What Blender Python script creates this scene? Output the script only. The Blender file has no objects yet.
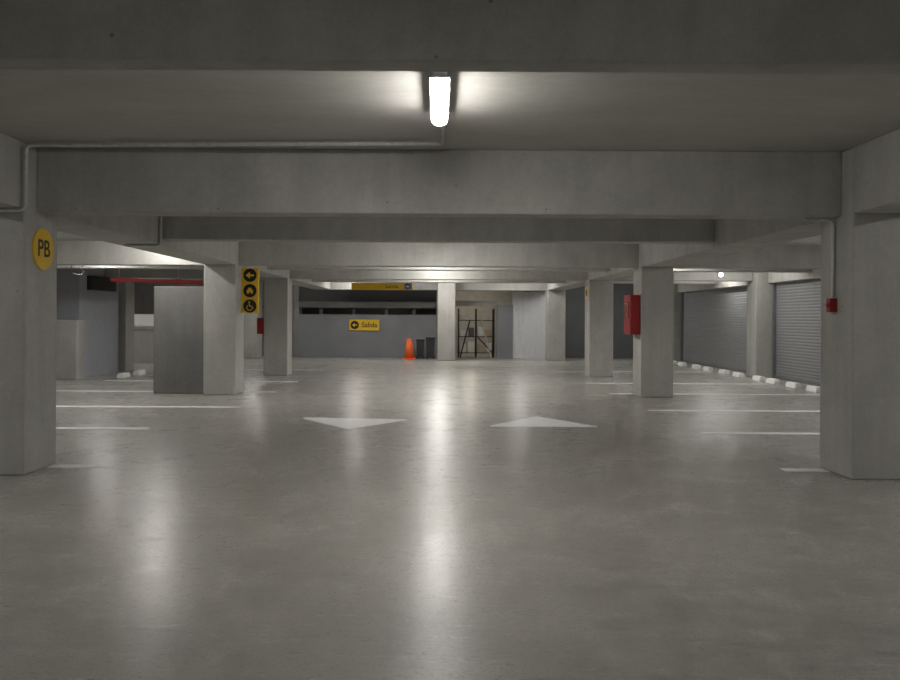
import bpy, bmesh, math, random
from mathutils import Vector, Matrix
random.seed(4)
scn = bpy.context.scene
scn.view_settings.view_transform = 'Standard'
COL = scn.collection
H = 1.45
CEIL = 3.02

# ---------------------------------------------------------------- materials
def nt(name):
    m = bpy.data.materials.new(name); m.use_nodes = True
    t = m.node_tree
    return m, t, t.nodes["Principled BSDF"]

def simple(name, col, rough=0.5, metal=0.0, emis=None, estr=0.0, var=0.12, scale=6.0):
    m, t, b = nt(name)
    g = t.nodes.new("ShaderNodeNewGeometry")
    n = t.nodes.new("ShaderNodeTexNoise"); n.inputs["Scale"].default_value = scale; n.inputs["Detail"].default_value = 4
    t.links.new(g.outputs["Position"], n.inputs["Vector"])
    r = t.nodes.new("ShaderNodeValToRGB")
    r.color_ramp.elements[0].position = 0.3; r.color_ramp.elements[1].position = 0.7
    r.color_ramp.elements[0].color = tuple(c*(1-var) for c in col)+(1,)
    r.color_ramp.elements[1].color = tuple(min(1, c*(1+var)) for c in col)+(1,)
    t.links.new(n.outputs["Fac"], r.inputs["Fac"])
    t.links.new(r.outputs["Color"], b.inputs["Base Color"])
    b.inputs["Roughness"].default_value = rough
    b.inputs["Metallic"].default_value = metal
    if emis:
        b.inputs["Emission Color"].default_value = emis+(1,)
        b.inputs["Emission Strength"].default_value = estr
    return m

def concrete(name, dark, light, rough=0.85, bump=0.22, scale=1.0, holes=True, stretch=(1,1,1)):
    m, t, b = nt(name)
    N = t.nodes.new; L = t.links.new
    g = N("ShaderNodeNewGeometry")
    mp = N("ShaderNodeMapping"); mp.inputs["Scale"].default_value = stretch
    L(g.outputs["Position"], mp.inputs["Vector"])
    def noise(s,d,r,dist=0,vec=None):
        n=N("ShaderNodeTexNoise"); n.inputs["Scale"].default_value=s; n.inputs["Detail"].default_value=d
        n.inputs["Roughness"].default_value=r; n.inputs["Distortion"].default_value=dist
        L(vec or mp.outputs[0], n.inputs["Vector"]); return n
    n1=noise(1.3*scale,8,0.65,0.5); n2=noise(16*scale,6,0.75); n3=noise(85,3,0.7)
    mx = N("ShaderNodeMix"); mx.data_type = 'FLOAT'; mx.inputs[0].default_value = 0.35
    L(n1.outputs["Fac"], mx.inputs[2]); L(n2.outputs["Fac"], mx.inputs[3])
    mx2 = N("ShaderNodeMix"); mx2.data_type = 'FLOAT'; mx2.inputs[0].default_value = 0.25
    L(mx.outputs[0], mx2.inputs[2]); L(n3.outputs["Fac"], mx2.inputs[3])
    r = N("ShaderNodeValToRGB")
    r.color_ramp.elements[0].position = 0.38; r.color_ramp.elements[1].position = 0.62
    r.color_ramp.elements[0].color = dark+(1,); r.color_ramp.elements[1].color = light+(1,)
    L(mx2.outputs[0], r.inputs["Fac"])
    out = r.outputs["Color"]
    sm=N("ShaderNodeMapping"); sm.inputs["Scale"].default_value=(5,5,0.5); L(g.outputs["Position"],sm.inputs["Vector"])
    ns=noise(1.0,4,0.6,0,sm.outputs[0])
    sr=N("ShaderNodeValToRGB"); sr.color_ramp.elements[0].position=0.4; sr.color_ramp.elements[0].color=(0.89,0.89,0.89,1)
    sr.color_ramp.elements[1].position=0.6; sr.color_ramp.elements[1].color=(1,1,1,1)
    L(ns.outputs["Fac"],sr.inputs["Fac"])
    m1=N("ShaderNodeMix"); m1.data_type='RGBA'; m1.blend_type='MULTIPLY'; m1.inputs[0].default_value=0.8 if holes else 0.3
    L(out,m1.inputs[6]); L(sr.outputs["Color"],m1.inputs[7]); out=m1.outputs[2]
    if holes:
        v = N("ShaderNodeTexVoronoi"); v.inputs["Scale"].default_value = 4.0
        L(g.outputs["Position"], v.inputs["Vector"])
        vr = N("ShaderNodeValToRGB")
        vr.color_ramp.elements[0].position = 0.025; vr.color_ramp.elements[0].color = (0.4,0.4,0.4,1)
        vr.color_ramp.elements[1].position = 0.05; vr.color_ramp.elements[1].color = (1,1,1,1)
        L(v.outputs["Distance"], vr.inputs["Fac"])
        mm = N("ShaderNodeMix"); mm.data_type = 'RGBA'; mm.blend_type = 'MULTIPLY'; mm.inputs[0].default_value = 0.8
        L(out, mm.inputs[6]); L(vr.outputs["Color"], mm.inputs[7])
        out = mm.outputs[2]
    L(out, b.inputs["Base Color"])
    b.inputs["Roughness"].default_value = rough
    b.inputs["Specular IOR Level"].default_value = 0.25
    bp = N("ShaderNodeBump"); bp.inputs["Strength"].default_value = bump; bp.inputs["Distance"].default_value = 0.01
    L(n2.outputs["Fac"], bp.inputs["Height"]); L(bp.outputs[0], b.inputs["Normal"])
    return m

M_conc = concrete("concrete_cast", (0.385,0.378,0.352), (0.53,0.52,0.49))
M_ceil = concrete("concrete_ceiling", (0.42,0.41,0.38), (0.54,0.53,0.495), scale=0.7, holes=False, stretch=(0.5,1.3,1))
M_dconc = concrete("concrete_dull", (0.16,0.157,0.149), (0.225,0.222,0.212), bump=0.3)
M_paint = simple("painted_wall_grey", (0.22,0.225,0.242), 0.6, var=0.10, scale=1.2)
M_dpaint = simple("painted_wall_dark_grey", (0.15,0.155,0.165), 0.6, var=0.08, scale=2)
M_white = simple("white_concrete", (0.97,0.96,0.94), 0.7, var=0.03)
M_stop = simple("white_stop_paint", (0.97,0.96,0.93), 0.6, var=0.03)
M_line = simple("white_line_paint", (0.97,0.96,0.95), 0.5, var=0.10, scale=9)
M_arrow = simple("white_arrow_paint", (1.0,1.0,1.0), 0.35, var=0.01, scale=9)
M_black = simple("black_plastic", (0.012,0.012,0.013), 0.45)
M_dgrey = simple("dark_grey_plastic", (0.035,0.036,0.04), 0.5)
M_blue = simple("blue_sign_paint", (0.06,0.14,0.38), 0.45)
M_yel = simple("yellow_sign_paint", (0.82,0.52,0.03), 0.45, var=0.04)
M_red = simple("red_enamel", (0.32,0.014,0.018), 0.4, var=0.08)
M_redp = simple("red_pipe_paint", (0.38,0.035,0.03), 0.4, var=0.1)
M_org = simple("orange_plastic", (0.95,0.16,0.03), 0.45, var=0.05)
M_galv = simple("galvanised_steel", (0.58,0.58,0.57), 0.45, 0.2, var=0.12, scale=20)
M_shut = simple("shutter_steel", (0.24,0.244,0.252), 0.6, 0.0, var=0.05)
M_rail = simple("shutter_rail_steel", (0.18,0.18,0.19), 0.5, 0.2)
M_glass = simple("cabinet_glass", (0.18,0.02,0.02), 0.15)
M_card = simple("cardboard", (0.44,0.34,0.23), 0.8)
M_house = simple("lamp_housing", (0.7,0.7,0.7), 0.5)
def emit(name, s, col=(1,0.975,0.93)):
    return simple(name, (0.9,0.9,0.88), 0.4, emis=col, estr=s)
M_em1 = emit("lamp_diffuser_glow_near", 84)
M_em = emit("lamp_diffuser_glow", 108)
M_em_s = emit("lamp_diffuser_glow_side", 64)
M_em_fill = emit("fill_diffuser_glow_dim", 24)  # weak glow used only by the added fill lamps
M_em_b = emit("bulkhead_glass_glow", 5)
M_em_w = emit("lamp_diffuser_glow_soft", 75, (1,0.92,0.78))

def floor_mat():
    m, t, b = nt("floor_polished_concrete")
    N = t.nodes.new; L = t.links.new
    g = N("ShaderNodeNewGeometry")
    def noise(s, d=6, r=0.6, dist=0.0, vec=None):
        n = N("ShaderNodeTexNoise"); n.inputs["Scale"].default_value = s; n.inputs["Detail"].default_value = d
        n.inputs["Roughness"].default_value = r; n.inputs["Distortion"].default_value = dist
        L(vec or g.outputs["Position"], n.inputs["Vector"]); return n
    n1 = noise(1.5, 10, 0.74, 0.3); n2 = noise(8, 9, 0.8, 0.2); n3 = noise(45, 5, 0.8)
    a = N("ShaderNodeMix"); a.data_type='FLOAT'; a.inputs[0].default_value=0.5
    L(n1.outputs["Fac"], a.inputs[2]); L(n2.outputs["Fac"], a.inputs[3])
    c = N("ShaderNodeMix"); c.data_type='FLOAT'; c.inputs[0].default_value=0.35
    L(a.outputs[0], c.inputs[2]); L(n3.outputs["Fac"], c.inputs[3])
    r = N("ShaderNodeValToRGB")
    e = r.color_ramp.elements
    e[0].position=0.43; e[0].color=(0.275,0.266,0.240,1)
    e[1].position=0.57; e[1].color=(0.46,0.448,0.415,1)
    L(c.outputs[0], r.inputs["Fac"])
    out=r.outputs["Color"]
    for (rot,sc,seed,val) in ((0.6,1.8,0.0,0.5),(-0.9,1.4,7.0,0.5),(1.9,2.3,15.0,0.5),(0.1,2.0,31.0,1.7),(-0.5,2.6,23.0,1.6),(1.2,3.1,43.0,0.5)):
        mp = N("ShaderNodeMapping"); mp.inputs["Location"].default_value=(seed,seed,0); mp.inputs["Rotation"].default_value=(0,0,rot); mp.inputs["Scale"].default_value=(0.8,5,1)
        L(g.outputs["Position"], mp.inputs["Vector"])
        w = noise(sc, 2, 0.5, 1.0, mp.outputs[0])
        sub = N("ShaderNodeMath"); sub.operation='SUBTRACT'; sub.inputs[1].default_value=0.5; L(w.outputs["Fac"], sub.inputs[0])
        ab = N("ShaderNodeMath"); ab.operation='ABSOLUTE'; L(sub.outputs[0], ab.inputs[0])
        sr = N("ShaderNodeValToRGB"); sr.color_ramp.elements[0].position=0.0; sr.color_ramp.elements[0].color=(val,val,val,1)
        sr.color_ramp.elements[1].position=0.006; sr.color_ramp.elements[1].color=(1,1,1,1)
        L(ab.outputs[0], sr.inputs["Fac"])
        msk = noise(1.6, 3, 0.6, 0, mp.outputs[0])
        mr = N("ShaderNodeValToRGB"); mr.color_ramp.elements[0].position=0.50; mr.color_ramp.elements[1].position=0.58
        L(msk.outputs["Fac"], mr.inputs["Fac"])
        mm = N("ShaderNodeMix"); mm.data_type='RGBA'; mm.blend_type='MULTIPLY'
        L(mr.outputs["Color"], mm.inputs[0]); L(out, mm.inputs[6]); L(sr.outputs["Color"], mm.inputs[7])
        out=mm.outputs[2]
    L(out, b.inputs["Base Color"])
    rr = N("ShaderNodeMapRange"); rr.inputs[1].default_value=0.42; rr.inputs[2].default_value=0.58
    rr.inputs[3].default_value=0.32; rr.inputs[4].default_value=0.25
    L(c.outputs[0], rr.inputs[0]); L(rr.outputs[0], b.inputs["Roughness"])
    b.inputs["Specular IOR Level"].default_value = 0.85
    bp = N("ShaderNodeBump"); bp.inputs["Strength"].default_value=0.05; bp.inputs["Distance"].default_value=0.008
    L(n2.outputs["Fac"], bp.inputs["Height"]); L(bp.outputs[0], b.inputs["Normal"])
    return m
M_floor = floor_mat()

# ---------------------------------------------------------------- helpers
def finish(bm, name, mat, smooth=False):
    bmesh.ops.recalc_face_normals(bm, faces=bm.faces)
    xs=[v.co.x for v in bm.verts]; ys=[v.co.y for v in bm.verts]; zs=[v.co.z for v in bm.verts]
    o = Vector(((min(xs)+max(xs))/2,(min(ys)+max(ys))/2,min(zs)))
    bmesh.ops.translate(bm, vec=-o, verts=bm.verts)
    me = bpy.data.meshes.new(name); bm.to_mesh(me); bm.free()
    me.materials.append(mat)
    if smooth:
        for p in me.polygons: p.use_smooth=True
    ob = bpy.data.objects.new(name, me); ob.location = o; COL.objects.link(ob)
    return ob

def add_box(bm, x0,x1,y0,y1,z0,z1, bev=0.0, seg=1):
    r = bmesh.ops.create_cube(bm, size=1.0)
    for v in r["verts"]:
        v.co = Vector((x0+(v.co.x+.5)*(x1-x0), y0+(v.co.y+.5)*(y1-y0), z0+(v.co.z+.5)*(z1-z0)))
    if bev>0:
        es = {e for v in r["verts"] for e in v.link_edges}
        bmesh.ops.bevel(bm, geom=list(es), offset=bev, segments=seg, affect='EDGES', profile=0.5)

def box(name, x0,x1,y0,y1,z0,z1, mat, bev=0.0, seg=1):
    bm = bmesh.new(); add_box(bm, x0,x1,y0,y1,z0,z1,bev,seg)
    return finish(bm, name, mat)

def add_cyl(bm, p0, p1, r0, r1=None, n=20):
    p0=Vector(p0); p1=Vector(p1); d=p1-p0
    q = d.to_track_quat('Z','Y').to_matrix().to_4x4()
    q.translation = (p0+p1)/2
    bmesh.ops.create_cone(bm, cap_ends=True, segments=n, radius1=r0, radius2=(r0 if r1 is None else r1), depth=d.length, matrix=q)

def cyl(name, p0, p1, r0, mat, r1=None, n=20):
    bm = bmesh.new(); add_cyl(bm,p0,p1,r0,r1,n); ob = finish(bm,name,mat); return ob

def mesh_from(obdata, name, mat, M=None):
    tmp = bpy.data.objects.new("tmp", obdata); COL.objects.link(tmp)
    bpy.context.view_layer.update()
    dg = bpy.context.evaluated_depsgraph_get()
    me = bpy.data.meshes.new_from_object(tmp.evaluated_get(dg))
    bm = bmesh.new(); bm.from_mesh(me)
    if M is not None: bmesh.ops.transform(bm, matrix=M, verts=bm.verts)
    bpy.data.objects.remove(tmp); bpy.data.meshes.remove(me)
    return finish(bm, name, mat)

def tube(name, pts, r, mat):
    cu = bpy.data.curves.new(name,'CURVE'); cu.dimensions='3D'; cu.bevel_depth=r; cu.bevel_resolution=3; cu.use_fill_caps=True
    P=[Vector(p) for p in pts]; out=[P[0]]
    for i in range(1,len(P)-1):
        a=(P[i-1]-P[i]).normalized(); b=(P[i+1]-P[i]).normalized(); k=min(0.07,(P[i-1]-P[i]).length/2.5,(P[i+1]-P[i]).length/2.5)
        s=P[i]+a*k; e=P[i]+b*k
        for j in range(6):
            u=j/5; out.append(s*(1-u)**2+P[i]*2*u*(1-u)+e*u*u)
    out.append(P[-1])
    sp=cu.splines.new('POLY'); sp.points.add(len(out)-1)
    for q,p in zip(sp.points,out): q.co=(*p,1)
    ob = mesh_from(cu,name,mat)
    for p in ob.data.polygons: p.use_smooth=True
    return ob

FRONT = Matrix.Rotation(math.radians(90),4,'X')
SIDE = Matrix.Rotation(math.radians(90),4,'Z') @ FRONT
def text(name, s, size, mat, loc, R=FRONT, sx=1.0, off=0.012):
    cu = bpy.data.curves.new(name,'FONT'); cu.body=s; cu.size=size; cu.extrude=0.002; cu.offset=size*off
    cu.align_x='CENTER'; cu.align_y='CENTER'
    return mesh_from(cu,name,mat, Matrix.Translation(loc) @ R @ Matrix.Diagonal((sx,1,1,1)))

def shape(name, polys, mat, loc, R=FRONT, th=0.004):
    bm = bmesh.new()
    for pts in polys:
        vs=[bm.verts.new((p[0],p[1],0)) for p in pts]
        f=bm.faces.new(vs)
        e=bmesh.ops.extrude_face_region(bm, geom=[f])
        bmesh.ops.translate(bm, vec=(0,0,th), verts=[g for g in e["geom"] if isinstance(g,bmesh.types.BMVert)])
    bmesh.ops.transform(bm, matrix=Matrix.Translation(loc)@R, verts=bm.verts)
    return finish(bm,name,mat)

def circ(cx,cy,r,n=32,a0=0,a1=2*math.pi):
    return [(cx+r*math.cos(a0+(a1-a0)*i/n), cy+r*math.sin(a0+(a1-a0)*i/n)) for i in range(n)]
def rect(x0,x1,y0,y1): return [(x0,y0),(x1,y0),(x1,y1),(x0,y1)]
def ring(cx,cy,r0,r1,a0,a1,n=20):
    a=[a0+(a1-a0)*i/n for i in range(n+1)]
    return [(cx+r1*math.cos(t),cy+r1*math.sin(t)) for t in a]+[(cx+r0*math.cos(t),cy+r0*math.sin(t)) for t in reversed(a)]
def bar(p,q,w):
    p=Vector(p);q=Vector(q);d=(q-p).normalized();n=Vector((-d.y,d.x))*w/2
    return [tuple(p-n),tuple(q-n),tuple(q+n),tuple(p+n)]

def tag(ob, label, cat, group=None):
    ob["label"]=label; ob["category"]=cat
    if group: ob["group"]=group
    return ob
def struct(ob, label=None):
    ob["kind"]="structure"
    if label: ob["label"]=label
    return ob
def root(name, loc, label, cat, parts, group=None):
    e = bpy.data.objects.new(name,None); e.empty_display_size=0.1; e.location=loc; COL.objects.link(e)
    tag(e,label,cat,group)
    for p in parts:
        p.parent=e; p.location = p.location-Vector(loc)
    return e
def dup(ob, loc, rotz=0.0, label=None):
    c = ob.copy(); COL.objects.link(c); c.location=loc
    if rotz: c.rotation_euler=(0,0,rotz)
    if label: c["label"]=label
    def rec(src,dst):
        for ch in list(src.children):
            k=ch.copy(); COL.objects.link(k); k.parent=dst; rec(ch,k)
    rec(ob,c)
    return c

# ---------------------------------------------------------------- shell
struct(box("floor",-13,8.7,-6,36,-0.15,0,M_floor),"worn polished grey concrete garage floor")
struct(box("ceiling",-13,8.7,-6,36,CEIL,CEIL+0.2,M_ceil),"board-marked grey concrete ceiling slab")
struct(box("wall_right",8.45,8.7,-6,36,0,CEIL,M_dpaint),"dark grey painted side wall")
struct(box("wall_left",-13,-12.8,-6,36,0,CEIL,M_paint),"grey painted side wall")
struct(box("wall_back",-12.8,8.45,-6,-5.8,0,CEIL,M_paint),"dark grey painted end wall")
struct(box("wall_front",-12.8,8.45,35.8,36,0,CEIL,M_dpaint),"dark grey painted end wall")
struct(box("wall_side_room",-9.9,-8.4,18.7,21.0,0,CEIL,simple("blue_grey_wall",(0.40,0.41,0.45),0.6,var=0.05)),"bluish grey painted wall of a side room")
struct(box("wall_end_left",-12.8,-5.15,30,30.2,0,CEIL,M_conc),"grey concrete end wall")
struct(box("wall_end_right",4.4,8.45,29.5,29.7,0,CEIL,M_dpaint),"dark grey painted end wall")
struct(box("wall_end_half",-5.09,-0.08,29.0,29.2,0,1.56,M_paint),"half-height grey painted end wall")
struct(box("wall_end_upper",-5.09,-0.1,29.35,29.5,2.03,CEIL,M_dpaint),"dark painted upper end wall")
struct(box("wall_end_middle",2.12,2.7,29.0,29.2,0,1.95,M_paint),"narrow grey painted wall section")
bm=bmesh.new(); n=36; fr=[];bk=[]
for i in range(n+1):
    t=i/n
    rr=1.12
    cx,cy=2.68,29.05
    x=cx+rr*math.sin(math.radians(75*t))/math.sin(math.radians(75)); y=cy-1.1*(1-math.cos(math.radians(90*t)))-(0.012 if i%3==0 else 0)
    fr.append((x,y)); bk.append((x+0.02,y+0.14))
pts=fr+list(reversed(bk))
vs=[bm.verts.new((p[0],p[1],0)) for p in pts]; f=bm.faces.new(vs)
e=bmesh.ops.extrude_face_region(bm,geom=[f])
bmesh.ops.translate(bm,vec=(0,0,2.41),verts=[g for g in e["geom"] if isinstance(g,bmesh.types.BMVert)])
M_pw = simple("pale_grey_wall", (0.66,0.665,0.68), 0.5, var=0.04)
struct(finish(bm,"wall_end_curved",M_pw),"pale grey curved wall beside the storage opening")

# ---------------------------------------------------------------- columns
ROWS=[-0.3,7.25,14.8,19.9,27.4]
c0=box("concrete_column",-0.3,0.3,-0.31,0.31,0,CEIL,M_conc,0.018,2)
tag(c0,"square grey cast-concrete column standing at the aisle edge","column","aisle columns")
first=True
for y in ROWS:
    for sx in (-1,1):
        if y==27.4 and sx==-1: continue
        loc=(sx*4.05, y+0.31, 0)
        if first: c0.location=loc; first=False
        else: dup(c0,loc)
dup(c0,(0.27,27.5,0),label="grey concrete column standing alone before the end wall")
dup(c0,(-6.6,28.3,0),label="pale concrete column standing near the end wall")
w0=box("wall_column",-0.275,0.275,-0.3,0.3,0,CEIL,M_conc,0.015,2)
w0.name="concrete_wall_column"
tag(w0,"grey concrete column set against the shuttered side wall","column","wall columns")
first=True
for y in (7.25,14.8,19.9,27.4):
    loc=(8.17,y+0.3,0)
    if first: w0.location=loc; first=False
    else: dup(w0,loc)
dup(w0,(-8.52,21.4,0),label="lit concrete column beside the grey side room")

# ---------------------------------------------------------------- beams
def beam(x0,x1,y0,y1,z0,label,group):
    b=box("concrete_beam",x0,x1,y0,y1,z0,CEIL,M_conc,0.012,2)
    return tag(b,label,"beam",group)
XL=3.75; XO=4.35; XR=8.45; XLL=-12.8
for i,y in enumerate(ROWS):
    z0=2.42
    if y==27.4:
        beam(-XL,XL,y+0.42,y+0.72,z0,"grey concrete cross beam above the end of the aisle","aisle cross beams")
        continue
    beam(-XL,XL,y+0.2,y+0.5,z0,"deep grey concrete cross beam spanning the aisle between columns","aisle cross beams")
    beam(XLL,-XO,y+0.2,y+0.5,z0,"grey concrete cross beam above the parking bays","parking bay cross beams")
    beam(XO,7.89 if y>0 else XR,y+0.2,y+0.5,z0,"grey concrete cross beam above the parking bays","parking bay cross beams")
MID=[(3.02,0.14,2.42),(10.87,0.3,2.50),(17.5,0.3,2.50),(23.6,0.3,2.50)]
for y,t,z0 in MID:
    beam(-XL,XL,y,y+t,z0,"shallower grey concrete beam crossing the aisle mid-bay","aisle cross beams")
    beam(XLL,-XO,y,y+t,z0,"grey concrete beam above the parking bays mid-bay","parking bay cross beams")
    beam(XO,8.17,y,y+t,z0,"grey concrete beam above the parking bays mid-bay","parking bay cross beams")
for i in range(len(ROWS)-1):
    a=ROWS[i]+0.62; b=ROWS[i+1]
    beam(XL,XO,a,b,2.42,"long grey concrete beam running between aisle columns","lengthwise beams")
    beam(-XO,-XL,a,b if i<3 else 28.12,2.42,"long grey concrete beam running between aisle columns","lengthwise beams")
for a,b in ((7.87,14.78),(15.42,19.88),(20.52,27.38)):
    t=box("concrete_lintel",8.18,8.45,a,b,2.36,CEIL,M_conc,0.01)
    tag(t,"grey concrete lintel above a roller shutter","lintel","shutter lintels")

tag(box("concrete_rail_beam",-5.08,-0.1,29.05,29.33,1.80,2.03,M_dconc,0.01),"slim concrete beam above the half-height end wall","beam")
tag(box("concrete_rail_beam",0.0,2.12,29.1,29.4,1.88,2.08,M_conc,0.01),"slim concrete beam above the storage opening","beam")
tag(box("concrete_post",-5.3,-5.1,29.22,29.55,0,CEIL,M_conc,0.01),"slim concrete post at the end of the half wall","post","end wall posts")
for x in (-4.3,-3.1,-1.9,-0.9):
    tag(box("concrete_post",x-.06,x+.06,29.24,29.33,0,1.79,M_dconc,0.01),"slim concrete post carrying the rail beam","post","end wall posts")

# left side pieces
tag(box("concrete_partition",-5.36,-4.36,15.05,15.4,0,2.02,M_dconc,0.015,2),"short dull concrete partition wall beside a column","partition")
tag(box("low_concrete_pier",-9.9,-8.22,18.2,18.6,0,1.36,M_conc,0.015,2),"low grey concrete pier beside the side room","pier")
p1=box("base",-11.5,-7.9,24.9,25.1,0,1.04,M_conc)
bm=bmesh.new(); add_box(bm,-11.5,-7.9,24.76,25.14,1.02,1.52); bmesh.ops.bevel(bm,geom=list(bm.edges),offset=0.14,segments=6,affect='EDGES'); p2=finish(bm,"top_band",M_white)
root("ramp_parapet",(-9.7,25,0),"low ramp parapet with a rounded bright white top band","parapet",[p1,p2])
v1=box("frame",-8.4,-8.3,19.1,20.6,2.08,2.42,M_dgrey,0.01)
v2=[]
for k in range(5):
    v2.append(box("louver_slat",-8.3,-8.285,19.14,20.56,2.11+k*0.06,2.145+k*0.06,M_black))
root("wall_vent",(-8.35,19.85,2.08),"black rectangular louvred vent high on the side wall","vent",[v1]+v2)

# ---------------------------------------------------------------- floor markings
def line(x0,x1,y,w=0.15):
    b=box("parking_line",x0,x1,y-w/2,y+w/2,0,0.003,M_line)
    tag(b,"worn white painted parking bay line on the floor","road marking","parking bay lines")
for i,y in enumerate((7.72,10.35,12.85,15.5,18.0,22.0)):
    if i==0: line(-3.75,-3.13,y); line(3.33,3.75,y); continue
    line(-7.5,(-3.75 if i==1 else -3.15),y); line(3.34,7.5,y-0.15 if i<3 else y,0.15 if i<3 else 0.11)
def arrow(pts,label):
    bm=bmesh.new(); vs=[bm.verts.new((p[0],p[1],0.0)) for p in pts]; f=bm.faces.new(vs)
    e=bmesh.ops.extrude_face_region(bm,geom=[f]); bmesh.ops.translate(bm,vec=(0,0,0.004),verts=[g for g in e["geom"] if isinstance(g,bmesh.types.BMVert)])
    tag(finish(bm,"floor_arrow",M_arrow),label,"road marking","floor arrows")
arrow([(-1.94,11.55),(-0.44,11.4),(-0.44,11.33),(-1.17,10.35),(-1.94,11.45)],"white painted triangular lane arrow pointing to the viewer")
arrow([(0.70,10.78),(0.70,10.7),(2.12,10.7),(2.14,10.78),(1.45,11.85)],"white painted triangular lane arrow pointing away")

# ---------------------------------------------------------------- wheel stops
bm=bmesh.new()
prof=[(-0.085,0),(0.085,0),(0.06,0.11),(-0.06,0.11)]
a=[bm.verts.new((p[0],-0.23,p[1])) for p in prof]; b=[bm.verts.new((p[0],0.23,p[1])) for p in prof]
bm.faces.new(a); bm.faces.new(b)
for i in range(4): bm.faces.new((a[i],a[(i+1)%4],b[(i+1)%4],b[i]))
bmesh.ops.bevel(bm,geom=list(bm.edges),offset=0.012,segments=2,affect='EDGES')
ws=finish(bm,"wheel_stop",M_stop)
tag(ws,"short white-painted wheel stop block on the floor","wheel stop","wheel stops")
ys=[16.2,17.15,18.2,19.0,20.3,21.3,22.6,23.6,25.0,26.0]
ws.location=(7.62,ys[0],0)
for y in ys[1:]: dup(ws,(7.62,y,0))
for y in (18.95,19.95,22.2,23.2,24.3): dup(ws,(-7.45,y,0))

# ---------------------------------------------------------------- shutters
def shutter(y0,y1):
    bm=bmesh.new(); n=32; prev=None; zs=2.36
    x=8.36
    for i in range(n*6+1):
        z=0.06+(zs-0.06)*i/(n*6); ph=(i%6)/6
        dx=-0.009*math.sin(math.pi*ph)
        v=(bm.verts.new((x+dx,y0+0.06,z)),bm.verts.new((x+dx,y1-0.06,z)))
        if prev: bm.faces.new((prev[0],prev[1],v[1],v[0]))
        prev=v
    cur=finish(bm,"curtain",M_shut)
    g1=box("guide_rail",8.28,8.40,y0,y0+0.07,0,2.36,M_rail,0.005)
    g2=box("guide_rail",8.28,8.40,y1-0.07,y1,0,2.36,M_rail,0.005)
    bb=box("bottom_bar",8.31,8.39,y0+0.07,y1-0.07,0.0,0.07,M_rail,0.005)
    root("roller_shutter",(8.36,(y0+y1)/2,0),"grey corrugated steel roller shutter, closed","shutter",[cur,g1,g2,bb],"roller shutters")
shutter(8.2,14.5); shutter(15.45,19.85); shutter(20.55,27.35)

# ---------------------------------------------------------------- lamps
def lamp(loc,mat,label,group="ceiling lamps"):
    bm=bmesh.new(); add_box(bm,-0.045,0.045,-0.55,0.55,-0.075,0,0.006,2); add_box(bm,-0.066,0.066,-0.545,0.545,-0.088,-0.075,0.003,1)  # wider lower flange added to soften the glow on the ceiling
    hs=finish(bm,"housing",M_house)
    bm=bmesh.new(); rings=[]; R=0.058; n=14
    stations=[(-0.54,0.02),(-0.53,0.7),(-0.51,0.93),(-0.48,1.0),(0.48,1.0),(0.51,0.93),(0.53,0.7),(0.54,0.02)]
    for y,s in stations:
        rings.append([bm.verts.new((R*min(1,s+0.25 if s<1 else 1)*math.cos(math.pi*i/n), y, -0.087-(0.002+R*0.8*math.sin(math.pi*i/n))*s)) for i in range(n+1)])
    for a,b in zip(rings,rings[1:]):
        for i in range(n): bm.faces.new((a[i],a[i+1],b[i+1],b[i]))
        bm.faces.new((a[0],b[0],b[n],a[n]))
    bm.faces.new(rings[0]); bm.faces.new(rings[-1])
    df=finish(bm,"diffuser",mat)
    clips=[box("clip",-0.070,0.070,y-0.006,y+0.006,-0.093,-0.072,M_galv,0.002) for y in (-0.3,0.3)]
    r=root("ceiling_lamp",(0,0,0),label,"lamp",[hs,df]+clips,group)
    r.location=loc
    return r
LW="one of the white tubular fluorescent batten lamps on the concrete ceiling, some added as fill"
lamp((0,5.48,CEIL),M_em1,LW)
l0=lamp((0,13.6,CEIL),M_em,LW)
for x,y in ((0,16.6),(0,19.2),(0,22.6),(0,26.0),(-6.6,5.0),(6.6,5.0),(-9.3,23.4)):  # the near side pair is added to brighten the floor edges
    dup(l0,(x,y,CEIL))
l1=lamp((-7.0,12.6,CEIL),M_em_s,LW)
for x,y in ((-5.05,14.3),(-6.6,9.2),(6.6,9.2),(6.8,12.6),(7.6,22.3),(4.95,16.9),(7.0,18.9),(2.7,26.6),(-6.0,26.0),(-7.2,17.0),(5.7,27.1),(-2.8,27.0),(0,-2.6)):  # some added as fill: behind camera, beside the mid-bay beam, hidden behind columns
    dup(l1,(x,y,CEIL))
l_fill=lamp((0,0.9,CEIL),M_em_fill,LW)  # unseen lamp added to lift the nearest beam face and near floor
dup(l_fill,(0,9.0,CEIL))  # unseen lamp added to light the mid-bay beam face
wl=lamp((1.3,32.0,CEIL),M_em_w,"soft tubular lamp in the storage area",None)
b1=cyl("body",(7.07,20.10,2.57),(7.07,20.04,2.57),0.07,M_house,n=24)
b2=cyl("glass",(7.07,20.04,2.57),(7.07,20.0,2.57),0.055,M_em_b,r1=0.035,n=24)
root("bulkhead_lamp",(7.07,20.07,2.50),"small round glowing bulkhead lamp on the concrete beam","lamp",[b1,b2])

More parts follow.
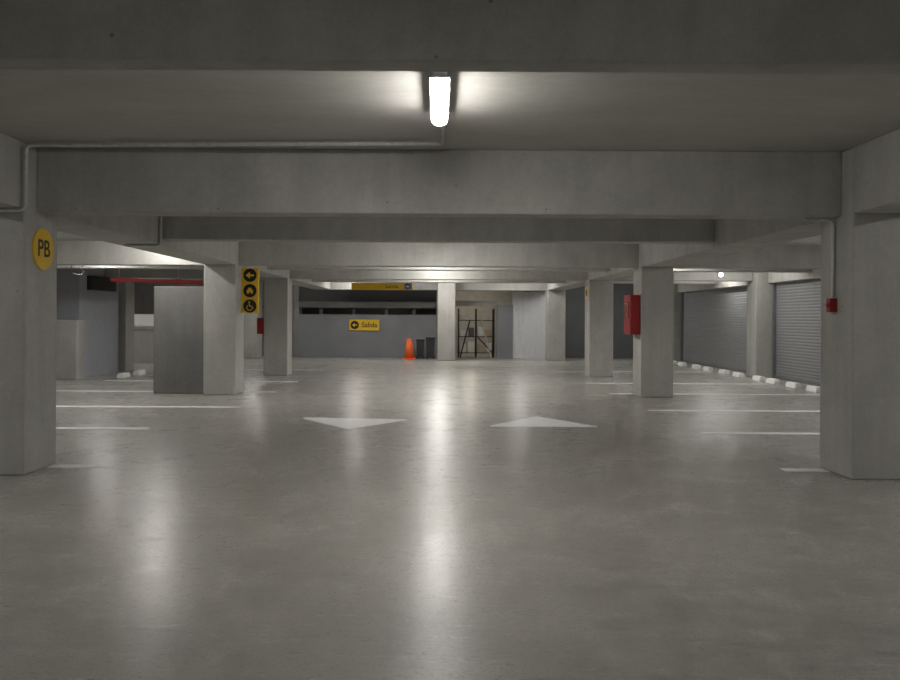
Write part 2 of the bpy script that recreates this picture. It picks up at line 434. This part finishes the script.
# ---------------------------------------------------------------- conduits
tag(tube("electrical_conduit",[(0.03,6.06,2.98),(0.03,7.02,2.98),(-3.70,7.16,2.98),(-3.70,7.16,2.40),(-4.4,7.16,2.385)],0.018,M_galv),"thin galvanised conduit running from the lamp to the column","conduit")
tag(tube("electrical_conduit",[(-3.72,10.7,2.96),(-3.72,10.7,2.55),(-3.72,10.7,2.40),(-4.2,10.7,2.40)],0.018,M_galv),"thin galvanised conduit dropping down the beam","conduit")
cb=[tube("tube",[(3.45,7.56,2.395),(3.725,7.56,2.395),(3.725,7.56,1.65)],0.016,M_galv)]
tag(cb[0],"thin galvanised conduit dropping down the column to the alarm","conduit"); cb[0].name="electrical_conduit"
a1=box("body",3.68,3.75,7.52,7.60,1.525,1.655,M_red,0.008,2)
a2=cyl("button",(3.667,7.56,1.59),(3.681,7.56,1.59),0.022,M_red)
root("fire_alarm_call_point",(3.72,7.56,1.525),"small red fire alarm call point on the column","alarm",[a1,a2])
sp=tube("pipe",[(-6.35,15.5,2.16),(-4.4,15.75,2.12)],0.04,M_redp)
k=[]
for x in (-6.2,-5.1):
    yy=15.5+(x+6.35)/1.95*0.25; zz=2.16-(x+6.35)/1.95*0.04
    k.append(cyl("hanger_rod",(x,yy,zz+0.03),(x,yy,CEIL),0.008,M_galv,n=8))
    k.append(cyl("coupling",(x-0.06,yy,zz),(x+0.06,yy,zz),0.052,M_redp))
root("sprinkler_pipe",(-5.4,15.6,2.07),"red painted sprinkler pipe hanging above the parking bays","pipe",[sp]+k)
tag(tube("ceiling_pipe",[(-7.35,16.0,CEIL),(-7.35,16.0,2.30),(-7.35,16.5,2.30),(-7.35,16.5,CEIL)],0.012,M_rail),"thin dark pipe loop dropping from the ceiling","pipe")
tag(tube("ceiling_pipe",[(6.2,15.75,2.62),(6.2,17.4,2.62)],0.02,M_galv),"thin grey pipe running below the ceiling","pipe")

# ---------------------------------------------------------------- signs
d=cyl("disc",(-3.75,7.565,2.08),(-3.735,7.565,2.08),0.195,M_yel,n=48)
t=text("lettering","PB",0.225,M_black,(-3.735,7.565,2.08),SIDE)
root("level_sign",(-3.745,7.565,1.885),"round yellow sign reading PB on the concrete column","sign",[d,t])

pl=box("plate",-3.72,-3.38,15.05,15.09,1.52,2.37,M_yel,0.02,3)
parts=[pl]
br=[box("bracket",-3.75,-3.70,15.03,15.11,z,z+0.04,M_galv) for z in (1.7,2.2)]
for i,zc in enumerate((2.235,1.945,1.655)):
    dd=cyl("pictogram_disc",(-3.55,15.052,zc),(-3.55,15.044,zc),0.125,M_black,n=36)
    c=(-3.55,15.046,zc)
    if i==0: polys=[bar((-0.02,0),(0.075,0),0.035),[(-0.085,0),(0.0,-0.065),(0.0,0.065)]]
    elif i==1: polys=[rect(-0.06,0.06,-0.03,0.015),[(-0.04,0.015),(0.04,0.015),(0.028,0.055),(-0.028,0.055)],circ(-0.035,-0.04,0.02,16),circ(0.035,-0.04,0.02,16)]
    else: polys=[circ(-0.01,0.075,0.016,16),bar((-0.01,0.055),(0.0,-0.005),0.02),bar((0,-0.005),(0.04,-0.005),0.018),bar((0.04,0),(0.062,-0.055),0.018),ring(-0.005,-0.03,0.042,0.057,math.radians(120),math.radians(340))]
    s=shape("pictogram",polys,M_yel,c)
    parts += [dd,s]
root("pictogram_sign",(-3.55,15.07,1.52),"tall yellow sign with three black pictogram discs","sign",parts+br)

y0=21.3
pl=box("plate",-2.32,-0.70,y0,y0+0.03,2.19,2.38,M_yel,0.01,2)
t=text("lettering","Salida",0.13,M_dgrey,(-1.25,y0,2.285),FRONT,1.2,0.0)
dd=cyl("pictogram_disc",(-0.83,y0+0.002,2.285),(-0.83,y0-0.006,2.285),0.085,M_blue,n=32)
ar=shape("pictogram",[bar((-0.045,0),(0.01,0),0.015),[(0.045,0),(0.005,0.03),(0.005,-0.03)]],M_white,(-0.83,y0-0.004,2.285))
rods=[cyl("hanger_rod",(x,y0+0.015,2.38),(x,y0+0.015,CEIL),0.008,M_galv,n=8) for x in (-2.1,-0.9)]
root("hanging_exit_sign",(-1.51,y0+0.015,2.19),"long yellow exit sign hanging from the ceiling on rods","sign",[pl,t,dd,ar]+rods)

pl=box("plate",-3.24,-2.14,28.96,29.0,0.98,1.38,M_yel,0.015,2)
dd=cyl("pictogram_disc",(-3.03,28.965,1.18),(-3.03,28.953,1.18),0.15,M_black,n=32)
ar=shape("pictogram",[bar((-0.02,0),(0.09,0),0.04),[(-0.10,0),(0.0,0.075),(0.0,-0.075)]],M_yel,(-3.03,28.955,1.18))
t=text("lettering","Salida",0.25,M_black,(-2.50,28.96,1.18))
root("exit_sign",(-2.69,28.98,0.98),"yellow Salida sign with an arrow disc on the end wall","sign",[pl,dd,ar,t])

pa=box("plate",3.735,3.75,20.05,20.35,1.95,2.25,M_yel,0.005)
pb=cyl("pictogram_disc",(3.736,20.2,2.10),(3.730,20.2,2.10),0.09,M_black,n=28)
root("column_sign",(3.742,20.2,1.95),"small yellow sign with a black disc on a column","sign",[pa,pb])

# ---------------------------------------------------------------- fire hose cabinets
def cabinet(xa,xb,y0,y1,z0,z1,label,side):
    b=box("body",xa,xb,y0,y1,z0,z1,M_red,0.012,2)
    dr=box("door",xa+0.02,xb-0.02,y0-0.015,y0,z0+0.03,z1-0.03,M_red,0.004)
    x_in = xa if side>0 else xb
    dx=-0.012 if side>0 else 0.012
    win=box("window",min(x_in,x_in+dx),max(x_in,x_in+dx),y0+0.12,y1-0.12,z0+0.3,z1-0.14,M_glass,0.003)
    hd=cyl("handle",((xa+xb)/2+0.03,y0-0.03,z0+0.35),((xa+xb)/2+0.03,y0-0.03,z0+0.43),0.008,M_red,n=10)
    root("fire_hose_cabinet",((xa+xb)/2,(y0+y1)/2,z0),label,"fire hose cabinet",[b,dr,win,hd],"fire hose cabinets")
cabinet(3.56,3.75,14.85,15.38,1.16,1.90,"red fire hose cabinet mounted on the concrete column",1)
cabinet(-4.53,-4.35,19.95,20.45,1.03,1.43,"small red fire cabinet on the outer side of a column",-1)

# ---------------------------------------------------------------- cone, bins, rack
bs=box("base",-1.24,-0.80,27.88,28.32,0,0.04,M_org,0.012,2)
bm=bmesh.new(); add_cyl(bm,(-1.02,28.1,0.04),(-1.02,28.1,0.68),0.18,0.10,32); cn=finish(bm,"body",M_org,True)
bm=bmesh.new(); add_cyl(bm,(-1.02,28.1,0.68),(-1.02,28.1,0.72),0.11,0.09,24); tp=finish(bm,"tip",M_org)
root("traffic_cone",(-1.02,28.1,0),"orange traffic cone standing on the concrete floor","traffic cone",[bs,cn,tp])

def bin_(cx,cy,w,h,label):
    bm=bmesh.new(); add_box(bm,cx-w/2,cx+w/2,cy-w/2,cy+w/2,0.05,h)
    for v in bm.verts:
        if v.co.z<0.1: v.co.x=cx+(v.co.x-cx)*0.82; v.co.y=cy+(v.co.y-cy)*0.82
    bmesh.ops.bevel(bm,geom=list(bm.edges),offset=0.02,segments=2,affect='EDGES')
    b=finish(bm,"body",M_dgrey)
    l=box("lid",cx-w/2-0.02,cx+w/2+0.02,cy-w/2-0.03,cy+w/2+0.02,h,h+0.05,M_black,0.015,2)
    ws=[cyl("wheel",(cx+sx*w*0.38-0.025,cy+w*0.42,0.07),(cx+sx*w*0.38+0.025,cy+w*0.42,0.07),0.07,M_black) for sx in (-1,1)]
    hd=box("handle",cx-w*0.3,cx+w*0.3,cy+w/2,cy+w/2+0.05,h-0.06,h-0.03,M_dgrey,0.005)
    root("wheeled_bin",(cx,cy,0),label,"waste bin",[b,l,hd]+ws,"wheeled bins")
bin_(-0.64,28.4,0.28,0.64,"dark grey wheeled waste bin standing by the half wall")
bin_(-0.28,28.4,0.32,0.72,"dark grey wheeled waste bin beside the concrete column")

up=[]
for x in (0.75,1.4,2.05):
    for y in (29.6,30.2): up.append(box("upright",x-.02,x+.02,y-.02,y+.02,0,1.8,M_black))
sh=[box("shelf",0.72,2.08,29.58,30.22,z,z+.03,M_black) for z in (0.15,0.75,1.35)]
br=[cyl("brace",(1.98,29.56,0.2),(1.45,29.56,0.75),0.022,M_black,n=10)]
root("storage_rack",(1.4,29.9,0),"black metal storage rack with a diagonal brace","shelf",up+sh+br)
M_tan = simple("faded_plastic", (0.80,0.78,0.72), 0.6)
M_bx = simple("dark_crate_plastic", (0.10,0.105,0.11), 0.6)
for (x,w,z,h,m,n) in ((0.91,0.22,0.18,0.30,M_tan,"storage_box"),(1.22,0.24,0.18,0.40,M_tan,"storage_box"),(1.58,0.22,0.18,0.22,M_card,"cardboard_box"),(1.86,0.2,0.18,0.34,M_tan,"storage_box"),
    (0.92,0.22,0.78,0.24,M_tan,"storage_box"),(1.22,0.2,0.78,0.3,M_bx,"storage_box"),(1.58,0.22,0.78,0.34,M_tan,"storage_box"),(1.86,0.2,0.78,0.2,M_card,"cardboard_box"),(1.0,0.3,1.38,0.14,M_tan,"storage_box")):
    b=box("carton",x-w/2,x+w/2,29.62,30.0,z,z+h,m,0.006)
    li=box("flap" if m is M_card else "lid",x-w/2-0.005,x+w/2+0.005,29.615,30.005,z+h,z+h+0.015,m)
    root(n,(x,29.85,z),"brown cardboard box on the rack shelf" if m is M_card else ("dark storage crate on the rack shelf" if m is M_bx else "off-white storage box on the rack shelf"),"box",[b,li])
M_pole=simple("pale_timber",(0.6,0.55,0.45),0.7)
for k,(xa,xb,h,mm) in enumerate(((1.95,1.55,1.5,M_pole),(0.80,1.15,1.35,M_black))):
    tag(cyl("wooden_pole" if mm is M_pole else "metal_pole",(xa,29.42,0.0),(xb,29.54,h),0.025,mm,n=10),("pale wooden" if mm is M_pole else "dark metal")+" pole leaning against the storage rack","pole","leaning poles")
struct(box("wall_storage",-0.1,3.6,33.9,34.1,0,CEIL,simple("storage_wall",(0.42,0.40,0.35),0.7,var=0.08)),"drab storage room wall")

# ---------------------------------------------------------------- world + camera
w=bpy.data.worlds.new("World"); scn.world=w; w.use_nodes=True
w.node_tree.nodes["Background"].inputs[0].default_value=(0.8,0.85,1,1)
w.node_tree.nodes["Background"].inputs[1].default_value=0.02
cam=bpy.data.cameras.new("camera"); co=bpy.data.objects.new("camera",cam); COL.objects.link(co)
cam.sensor_width=36; cam.lens=32.0; cam.shift_x=11.5/900; cam.shift_y=-22/900
co.matrix_world = Matrix.Translation((0,0,H)) @ Matrix.Rotation(math.radians(90),4,'X') @ Matrix.Rotation(math.radians(0.3),4,'Z')
scn.camera=co
